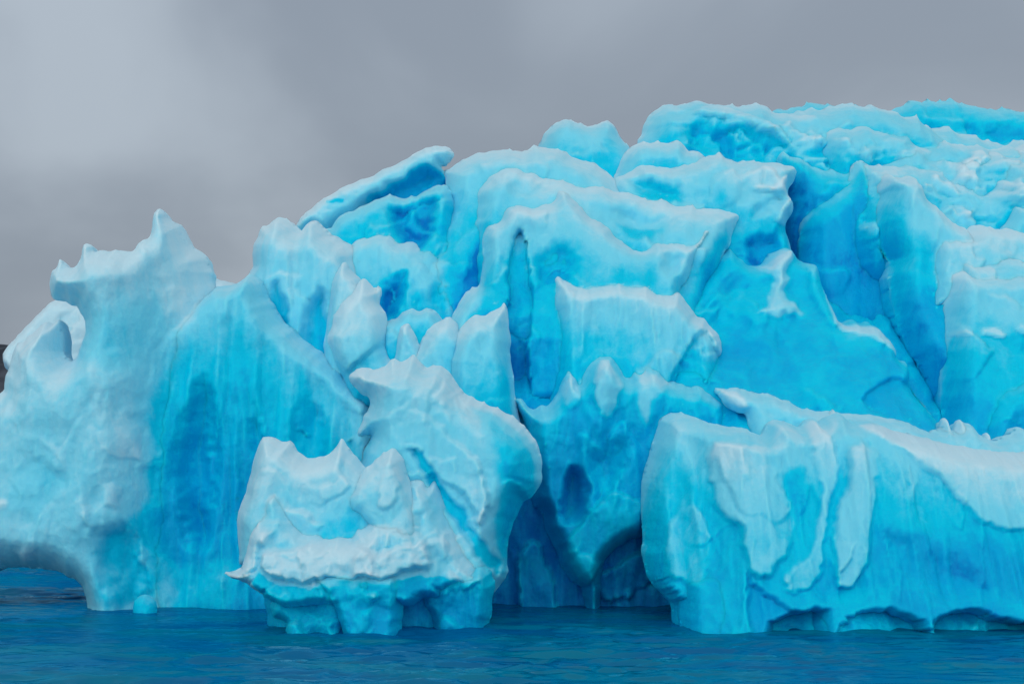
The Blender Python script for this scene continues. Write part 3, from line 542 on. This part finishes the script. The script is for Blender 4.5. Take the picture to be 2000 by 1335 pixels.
# right-hand mass
piece('cliff', [(1714, 368), (1716, 350), (1728, 342), (1744, 345), (1757, 350), (1764, 347), (1775, 352), (1789, 353), (1796, 366), (1802, 369), (1813, 393), (1825, 397), (1829, 407), (1838, 419), (1849, 428), (1863, 432), (1876, 440), (1889, 447), (1910, 470), (2000, 500), (2080, 500), (2200, 540), (2200, 1000), (1845, 1000), (1835, 830), (1815, 760), (1795, 720), (1775, 690), (1752, 640), (1745, 600), (1731, 540), (1738, 515), (1709, 472), (1701, 427)],
      (342, 48.2, 850, 42.4), B, b=0.8, W=50, T=5, frost=(0.20, 0.55, 110), wor=(0.05, 0.75, 1.1), fb=0.2, s=4, jag=3,
      flakes=[([(1690, 380), (1720, 370), (1763, 376), (1764, 430), (1775, 470), (1760, 520), (1700, 500)], -0.2, -0.22, (1763, 400, 1740, 400))],
      paint=[([(1725, 560), (1850, 540), (1900, 600), (1900, 900), (1830, 900), (1740, 640)], -0.14, 50)])
ridge('ridge', [(1800, 500), (1806, 482), (1812, 468), (1842, 465), (1862, 466), (1877, 460), (1889, 450), (1899, 438), (1910, 436), (1926, 441), (1942, 446), (1960, 445), (1982, 453), (2000, 460), (2080, 480), (2180, 520)], 640, (436, 47.0, 600, 45.2), B, W=40, frost=(0.40, 0.4, 60), wor=(0.06, 0.6, 0.5), s=4, jag=3)
ridge('ridge', [(1846, 540), (1852, 495), (1860, 503), (1871, 509), (1883, 514), (1903, 514), (1919, 511), (1931, 504), (1964, 501), (2000, 509), (2070, 515), (2180, 560)], 760, (501, 45.7, 700, 44), B, W=40, frost=(0.35, 0.45, 60), wor=(0.05, 0.7, 0.6), s=4, jag=3)
ridge('ridge', [(1838, 600), (1847, 541), (1856, 531), (1871, 526), (1891, 533), (1913, 536), (1933, 537), (1955, 537), (1972, 531), (2000, 530), (2080, 545), (2180, 600)], 1000, (526, 44.9, 850, 41.8), B, W=50, frost=(0.10, 0.72, 85), wor=(0.04, 0.8, 0.9), s=4, jag=3,
      flakes=[([(1884, 660), (1890, 646), (1903, 640), (1925, 645), (1945, 655), (1935, 668), (1910, 670)], 0.12, 0.4, None), ([(1840, 660), (1855, 636), (1875, 650), (1870, 668)], 0.08, 0.25, None), ([(1950, 650), (1968, 632), (1990, 650), (1985, 668)], 0.08, 0.28, None)])
ridge('dome', [(1890, 840), (1905, 790), (1914, 768), (1939, 753), (1959, 739), (2000, 724), (2070, 720), (2170, 760)], 1000, (724, 42.3, 900, 41), B, W=60, frost=(0.16, 0.2, 40), wor=(0.05, 0.6, 0.6), jag=3)
# ---- left wall with its arch
piece('wall', [(-140, 800), (-40, 770), (8, 768), (12, 735), (18, 722), (23, 699), (34, 673), (46, 669), (60, 653), (74, 642), (85, 633), (97, 628), (108, 633), (116, 624), (121, 636), (125, 665), (125, 692), (139, 706), (151, 697), (162, 670), (168, 645), (166, 622), (157, 608), (151, 596), (137, 594), (125, 586), (100, 582), (98, 556), (100, 542), (103, 528), (114, 522), (117, 506), (131, 518), (142, 522), (152, 519), (160, 502), (162, 478), (171, 474), (181, 480), (183, 494), (199, 487), (216, 490), (236, 490), (262, 490), (273, 471), (293, 464), (299, 445), (299, 418), (310, 405), (322, 413), (330, 428), (353, 440), (364, 460), (379, 482), (399, 495), (409, 504), (411, 522), (418, 534), (414, 545), (424, 575), (440, 630), (425, 700), (405, 760), (395, 860), (400, 960), (390, 1060), (400, 1120), (390, 1250), (170, 1250), (171, 1190), (163, 1147), (147, 1130), (120, 1115), (67, 1109), (18, 1105), (0, 1115), (-60, 1120), (-140, 1240)],
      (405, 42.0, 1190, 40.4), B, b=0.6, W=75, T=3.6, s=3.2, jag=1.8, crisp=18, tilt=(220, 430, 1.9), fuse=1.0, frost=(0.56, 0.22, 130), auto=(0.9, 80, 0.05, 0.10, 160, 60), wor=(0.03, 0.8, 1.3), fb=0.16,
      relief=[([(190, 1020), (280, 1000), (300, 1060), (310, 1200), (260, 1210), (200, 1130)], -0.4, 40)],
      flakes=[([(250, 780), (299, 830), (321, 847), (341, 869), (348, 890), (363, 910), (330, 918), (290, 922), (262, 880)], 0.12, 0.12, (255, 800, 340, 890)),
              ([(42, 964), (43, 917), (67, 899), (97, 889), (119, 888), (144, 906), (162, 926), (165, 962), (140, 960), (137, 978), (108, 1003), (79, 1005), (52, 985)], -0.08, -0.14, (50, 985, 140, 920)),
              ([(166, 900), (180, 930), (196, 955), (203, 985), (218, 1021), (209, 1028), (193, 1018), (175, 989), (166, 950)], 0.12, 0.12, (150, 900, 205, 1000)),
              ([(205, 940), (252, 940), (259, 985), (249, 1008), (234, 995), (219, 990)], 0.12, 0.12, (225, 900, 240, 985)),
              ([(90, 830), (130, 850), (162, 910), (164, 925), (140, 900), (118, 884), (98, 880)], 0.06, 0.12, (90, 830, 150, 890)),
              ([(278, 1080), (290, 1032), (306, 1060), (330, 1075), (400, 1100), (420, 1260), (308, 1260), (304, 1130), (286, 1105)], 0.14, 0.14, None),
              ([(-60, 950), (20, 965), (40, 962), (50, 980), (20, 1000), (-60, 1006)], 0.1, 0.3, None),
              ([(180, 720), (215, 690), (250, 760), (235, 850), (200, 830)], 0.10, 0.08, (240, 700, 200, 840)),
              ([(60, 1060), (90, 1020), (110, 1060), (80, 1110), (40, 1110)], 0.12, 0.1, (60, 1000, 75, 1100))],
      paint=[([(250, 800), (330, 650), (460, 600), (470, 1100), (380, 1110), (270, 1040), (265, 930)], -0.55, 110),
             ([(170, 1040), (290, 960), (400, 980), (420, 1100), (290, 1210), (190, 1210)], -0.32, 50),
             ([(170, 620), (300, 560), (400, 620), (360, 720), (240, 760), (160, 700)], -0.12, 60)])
# ---- the tusked block standing on stumps in front
ST = dict(auto=(3.0, 32, 0.14, 0.06, 60, 90), b=0.45, W=34, T=2.0, s=3.2, jag=4, frost=(0.24, 0.05, 60), wor=(0.05, 0.4, 0.6))
piece('stump', [(529, 1110), (640, 1100), (680, 1140), (700, 1330), (557, 1330), (562, 1235), (558, 1212), (531, 1203)], (1110, 35.5, 1240, 35.4), B, **ST,
      flakes=[([(550, 1330), (556, 1230), (570, 1205), (590, 1196), (620, 1240), (640, 1330)], 0.25, 0.06, None)])
piece('stump', [(580, 1110), (680, 1100), (780, 1110), (800, 1150), (790, 1170), (784, 1226), (776, 1330), (690, 1330), (672, 1240), (655, 1190), (620, 1150)], (1110, 35.2, 1240, 34.8), B, **ST)
piece('stump', [(800, 1120), (880, 1100), (958, 1105), (964, 1160), (960, 1215), (945, 1330), (846, 1330), (838, 1222), (826, 1185), (808, 1158)], (1110, 36.2, 1240, 36.3), B, **ST,
      flakes=[([(880, 1120), (960, 1120), (960, 1330), (915, 1330), (900, 1220)], 0.15, 0.05, (890, 1200, 950, 1200))])
piece('stump', [(500, 1100), (700, 1100), (940, 1100), (930, 1330), (500, 1330), (528, 1200)], (1110, 36.4, 1240, 36.3), B, b=0.4, W=40, T=1.5, s=5, frost=(0.0, 0.0, 50), wor=(0.05, 0.5, 0.8))
piece('hump', [(676, 743), (689, 728), (702, 719), (718, 719), (730, 722), (744, 719), (768, 703), (782, 706), (790, 704), (804, 685), (820, 704), (834, 720), (847, 709), (864, 716), (879, 732), (902, 764), (941, 785), (975, 796), (1001, 815), (1031, 843), (1048, 866), (1059, 896), (1058, 939), (1043, 969), (1022, 977), (1009, 1007), (996, 1041), (990, 1084), (996, 1122), (969, 1154), (900, 1180), (700, 1180), (680, 1000), (706, 880), (727, 850), (706, 855), (697, 845), (702, 832), (725, 794), (722, 777), (704, 766)],
      (685, 38.4, 1150, 36.9), B, b=0.9, W=80, T=2.6, s=3.2, jag=2.6, crisp=12, frost=(0.46, 0.28, 100), auto=(1.2, 50, 0.12, 0.08, -40, 60), wor=(0.035, 0.6, 0.9), fb=0.14,
      flakes=[([(740, 860), (800, 800), (850, 810), (900, 860), (950, 900), (960, 960), (948, 1032), (925, 1000), (905, 960), (870, 940), (830, 930), (800, 880)], 0.25, 0.10, (770, 800, 900, 960)),
              ([(880, 735), (902, 764), (941, 785), (975, 796), (1020, 840), (1050, 900), (1030, 900), (980, 850), (930, 815), (890, 780)], 0.12, 0.1, (960, 850, 980, 790)),
              ([(796, 880), (815, 875), (840, 885), (870, 945), (905, 970), (945, 1040), (985, 1110), (975, 1130), (930, 1085), (880, 1000), (830, 935)], -0.22, -0.30, None),
              ([(676, 743), (689, 726), (702, 717), (728, 721), (722, 740), (725, 780), (704, 766)], 0.1, 0.08, (680, 740, 722, 745)),
              ([(690, 850), (735, 843), (730, 880), (715, 920), (690, 940)], -0.15, -0.3, None)],
      paint=[([(900, 780), (975, 790), (1070, 880), (1060, 990), (1005, 1060), (1000, 1160), (950, 1080), (960, 960), (950, 880)], -0.42, 36)])
piece('plate', [(463, 1030), (467, 990), (484, 950), (497, 892), (511, 859), (527, 854), (554, 864), (569, 859), (582, 884), (608, 897), (642, 888), (659, 871), (667, 853), (680, 875), (710, 908), (730, 930), (760, 1000), (760, 1120), (470, 1120)],
      (853, 37.1, 1100, 36.3), B, b=0.5, W=50, T=1.4, s=3.2, jag=1.8, frost=(0.52, 0.25, 80), wor=(0.03, 0.5, 0.8), fb=0.1,
      paint=[([(600, 1050), (625, 1010), (660, 985), (680, 965), (740, 960), (740, 1080), (600, 1080)], -0.25, 34)])
piece('forehead', [(675, 975), (690, 945), (712, 915), (727, 907), (749, 881), (756, 884), (768, 872), (789, 892), (793, 912), (800, 936), (820, 980), (840, 1100), (700, 1100), (722, 1030), (704, 1012), (688, 1004), (680, 992)],
      (872, 36.7, 1020, 36.1), B, b=0.4, W=34, T=1.2, s=3.2, jag=1.8, frost=(0.52, 0.25, 70), wor=(0.03, 0.4, 0.5),
      flakes=[([(740, 990), (745, 940), (765, 880), (790, 892), (798, 935), (780, 985), (755, 992)], 0.12, 0.08, (760, 880, 765, 980))],
      paint=[([(690, 1010), (720, 1000), (720, 1100), (690, 1100)], -0.3, 10)])
piece('tusked_block', [(439, 1122), (447, 1117), (458, 1114), (471, 1110), (480, 1083), (485, 1060), (489, 1040), (496, 1025), (501, 1016), (508, 990), (514, 970), (530, 952), (533, 944), (543, 945), (555, 957), (566, 972), (572, 990), (584, 1020), (600, 1042), (622, 1032), (640, 1047), (664, 1036), (684, 1046), (696, 1024), (710, 1030), (728, 1002), (748, 1008), (770, 982), (792, 962), (801, 937), (817, 926), (830, 935), (837, 948), (847, 936), (858, 952), (881, 995), (902, 1037), (932, 1088), (970, 1140), (960, 1146), (924, 1152), (894, 1148), (860, 1168), (838, 1164), (800, 1184), (760, 1180), (719, 1172), (676, 1190), (612, 1180), (561, 1192), (518, 1164), (501, 1150), (463, 1131)],
      (926, 36.4, 1150, 35.2), B, b=0.5, W=60, T=1.8, s=3.0, jag=2.2, under=0.5, crisp=11, tilt=(720, 960, 0.9), auto=(3.0, 30, 0.10, 0.08, 0, 100), frost=(0.50, 0.18, 80), wor=(0.06, 0.4, 0.45), fb=0.10,
      flakes=[([(515, 1096), (519, 1076), (530, 1068), (555, 1062), (579, 1060), (597, 1055), (606, 1049), (627, 1047), (656, 1050), (678, 1048), (698, 1053), (706, 1061), (717, 1060), (740, 1075), (760, 1066), (790, 1062), (830, 1040), (850, 1080), (858, 1104), (806, 1112), (757, 1126), (715, 1117), (694, 1140), (640, 1128), (604, 1138), (552, 1126), (530, 1115)], 0.32, 0.12, None),
              ([(597, 1057), (606, 1049), (627, 1047), (640, 1060), (630, 1085), (614, 1078)], 0.10, 0.14, (620, 1090, 612, 1052)),
              ([(694, 1140), (690, 1090), (706, 1062), (718, 1060), (742, 1076), (752, 1126), (716, 1118)], 0.08, 0.04, None),
              ([(446, 1122), (474, 1108), (482, 1083), (490, 1042), (503, 1014), (519, 1017), (522, 1030), (548, 1030), (540, 1050), (516, 1070), (514, 1096), (500, 1118), (470, 1130)], 0.22, 0.14, None),
              ([(515, 1010), (535, 980), (552, 962), (568, 985), (580, 1012), (560, 1026), (525, 1028)], -0.1, -0.1, None),
              ([(800, 960), (817, 928), (832, 938), (838, 975), (820, 990)], 0.12, 0.08, (815, 990, 817, 940))],
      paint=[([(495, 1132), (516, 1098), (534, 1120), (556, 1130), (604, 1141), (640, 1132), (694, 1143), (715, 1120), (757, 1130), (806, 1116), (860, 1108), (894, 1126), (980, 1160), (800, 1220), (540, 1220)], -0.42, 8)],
      label='whitish block with pointed tusk at each end standing on stumps')
for q, (x, y) in enumerate(((1843, 817), (1873, 819), (1982, 834), (1627, 800), (1515, 816), (1580, 814), (1700, 815), (1925, 846))):
    w = (22, 30, 34, 26, 30, 26, 34, 22)[q]
    piece('fin', [(x - w * 0.8, y + 42), (x - w * 0.35, y + 22), (x - 4, y + 3), (x + 1, y), (x + 6, y + 5), (x + w * 0.5, y + 20), (x + w, y + 34), (x + w, y + 70), (x - w * 0.8, y + 70)], (y, 40.2, y + 70, 39.6), B, b=0.25, W=16, T=0.8, s=2.6, jag=1.6, frost=(0.5, 0.2, 40), wor=(0.02, 0.3, 0.3), fb=0.03)
# ---- the fluted shelf on the right
piece('shelf_base', [(1325, 1080), (1480, 1080), (1600, 1120), (1610, 1340), (1325, 1340)], (1100, 36.9, 1240, 35.6), B, b=0.5, W=40, T=3, s=4, frost=(0.10, 0.0, 50), wor=(0.06, 0.4, 0.6))
piece('shelf_base', [(1560, 1090), (1700, 1110), (1900, 1130), (2200, 1130), (2200, 1340), (1560, 1340)], (1100, 36.8, 1240, 35.5), B, b=0.6, W=40, T=4, s=4, frost=(0.08, 0.0, 50), wor=(0.07, 0.5, 0.6))
piece('shelf_top', [(1397, 763), (1408, 756), (1440, 762), (1461, 761), (1516, 775), (1562, 794), (1595, 805), (1627, 804), (1682, 812), (1733, 819), (1765, 824), (1816, 845), (1823, 834), (1834, 842), (1843, 818), (1860, 845), (1873, 820), (1890, 830), (1908, 844), (1917, 851), (1949, 861), (1972, 849), (1982, 835), (2010, 842), (2100, 860), (2200, 900), (2200, 1100), (1600, 1100), (1480, 900), (1461, 832), (1460, 818), (1454, 808), (1433, 801), (1410, 785)],
      (757, 41.0, 960, 38.4), B, b=0.35, W=30, T=2.6, s=3.2, jag=3.2, frost=(0.42, 0.16, 40), wor=(0.05, 0.5, 0.4),
      flakes=[([(1400, 765), (1420, 762), (1450, 772), (1462, 800), (1450, 806), (1425, 792)], 0.08, 0.3, None)])
piece('shelf', [(1284, 830), (1286, 818), (1300, 808), (1325, 804), (1354, 813), (1386, 825), (1419, 832), (1455, 836), (1475, 850), (1490, 850), (1502, 822), (1527, 820), (1543, 827), (1560, 834), (1566, 828), (1574, 820), (1589, 818), (1600, 826), (1612, 810), (1640, 808), (1660, 820), (1690, 818), (1730, 836), (1790, 850), (1850, 866), (1950, 884), (2060, 880), (2200, 920), (2200, 1340), (2020, 1340), (2010, 1225), (1990, 1218), (1958, 1226), (1949, 1221), (1903, 1212), (1872, 1194), (1850, 1200), (1828, 1206), (1818, 1240), (1815, 1330), (1780, 1330), (1786, 1246), (1751, 1210), (1728, 1204), (1712, 1198), (1690, 1200), (1660, 1200), (1640, 1230), (1600, 1330), (1580, 1330), (1581, 1194), (1562, 1200), (1535, 1204), (1512, 1222), (1508, 1330), (1325, 1330), (1317, 1235), (1312, 1186), (1295, 1167), (1268, 1135), (1254, 1084), (1257, 1042), (1251, 996), (1258, 923), (1272, 870)],
      (804, 38.6, 1240, 35.1), B, b=0.7, W=50, T=2.6, s=3.2, jag=2, under=0.4, crisp=12, tilt=(1480, 1250, 1.5), frost=(0.32, 0.28, 80), auto=(0.8, 60, 0.12, 0.10, 90, 35), wor=(0.06, 0.28, 1.6), fb=0.14,
      relief=[([(1690, 1000), (1850, 1060), (1940, 1150), (1830, 1190), (1700, 1150), (1680, 1060)], -0.25, 60)],
      flakes=[([(1364, 933), (1367, 890), (1371, 870), (1383, 857), (1401, 857), (1419, 865), (1437, 866), (1475, 868), (1520, 850), (1560, 880), (1565, 960), (1530, 1080), (1480, 1130), (1445, 1110), (1431, 1070), (1428, 1024), (1397, 1006), (1378, 980), (1372, 949)], 0.20, 0.22, (1560, 900, 1440, 940)),
              ([(1370, 884), (1375, 862), (1401, 858), (1450, 870), (1500, 900), (1500, 1000), (1440, 1010), (1424, 981), (1401, 957), (1391, 936), (1381, 909)], 0.14, 0.12, (1490, 930, 1400, 930)),
              ([(1481, 878), (1493, 845), (1502, 820), (1527, 819), (1552, 836), (1566, 870), (1574, 940), (1540, 960), (1500, 930)], 0.12, 0.10, (1560, 930, 1500, 850)),
              ([(1565, 866), (1565, 830), (1572, 820), (1588, 817), (1598, 830), (1613, 866), (1624, 897), (1612, 960), (1598, 1040), (1590, 1100), (1570, 1145), (1520, 1155), (1500, 1128), (1520, 1100), (1560, 1070), (1583, 965), (1574, 931)], 0.14, 0.24, None),
              ([(1606, 1020), (1614, 980), (1634, 905), (1642, 868), (1665, 858), (1690, 875), (1696, 940), (1680, 1040), (1672, 1120), (1640, 1148), (1606, 1138)], 0.24, 0.30, (1720, 1000, 1650, 1000)),
              ([(1650, 826), (1740, 830), (1790, 850), (1850, 864), (2200, 900), (2200, 1040), (2000, 1015), (1977, 1026), (1945, 1040), (1894, 1026), (1853, 988), (1800, 935), (1740, 890), (1700, 870)], 0.14, 0.30, None),
              ([(1738, 890), (1752, 905), (1764, 960), (1760, 985), (1748, 960)], 0.12, 0.22, None),
              ([(1278, 1060), (1300, 1010), (1320, 970), (1336, 950), (1375, 1010), (1380, 1110), (1350, 1150), (1290, 1120)], 0.16, 0.18, (1400, 1000, 1310, 1050)),
              ([(1440, 1090), (1470, 1140), (1530, 1172), (1580, 1194), (1582, 1330), (1500, 1330), (1440, 1200)], -0.2, -0.12, None),
              ([(1500, 1140), (1506, 1108), (1520, 1110), (1524, 1140), (1550, 1150), (1530, 1154)], 0.08, 0.2, None)],
      paint=[([(1690, 1010), (1850, 1010), (1960, 1060), (2200, 1080), (2200, 1260), (1700, 1260)], -0.10, 40),
             ([(1510, 910), (1560, 900), (1572, 960), (1560, 1020), (1510, 1010)], -0.22, 24),
             ([(1286, 840), (1300, 812), (1350, 820), (1370, 860), (1360, 920), (1310, 900)], 0.12, 26)])
# ---- a small floe beside the arch
g = piece('ice_floe', [(262, 1190), (264, 1176), (274, 1163), (288, 1159), (302, 1168), (307, 1185), (303, 1230), (264, 1230)], (1159, 39.6, 1195, 39.4), None, b=0.15, W=22, T=0.2, s=2.0, jag=2.2, frost=(0.12, 0.1, 20), wor=(0.02, 0.3, 0.3), fb=0.03, fuse=0)
g['label'] = 'small rounded lump of pale ice floating beside the iceberg arch leg'; g['category'] = 'ice floe'
fuse_all()
for p in PENDING: build(p)
tot = sum(len(o.data.polygons) for o in scene.objects if o.type == 'MESH'); print('FACES', tot)
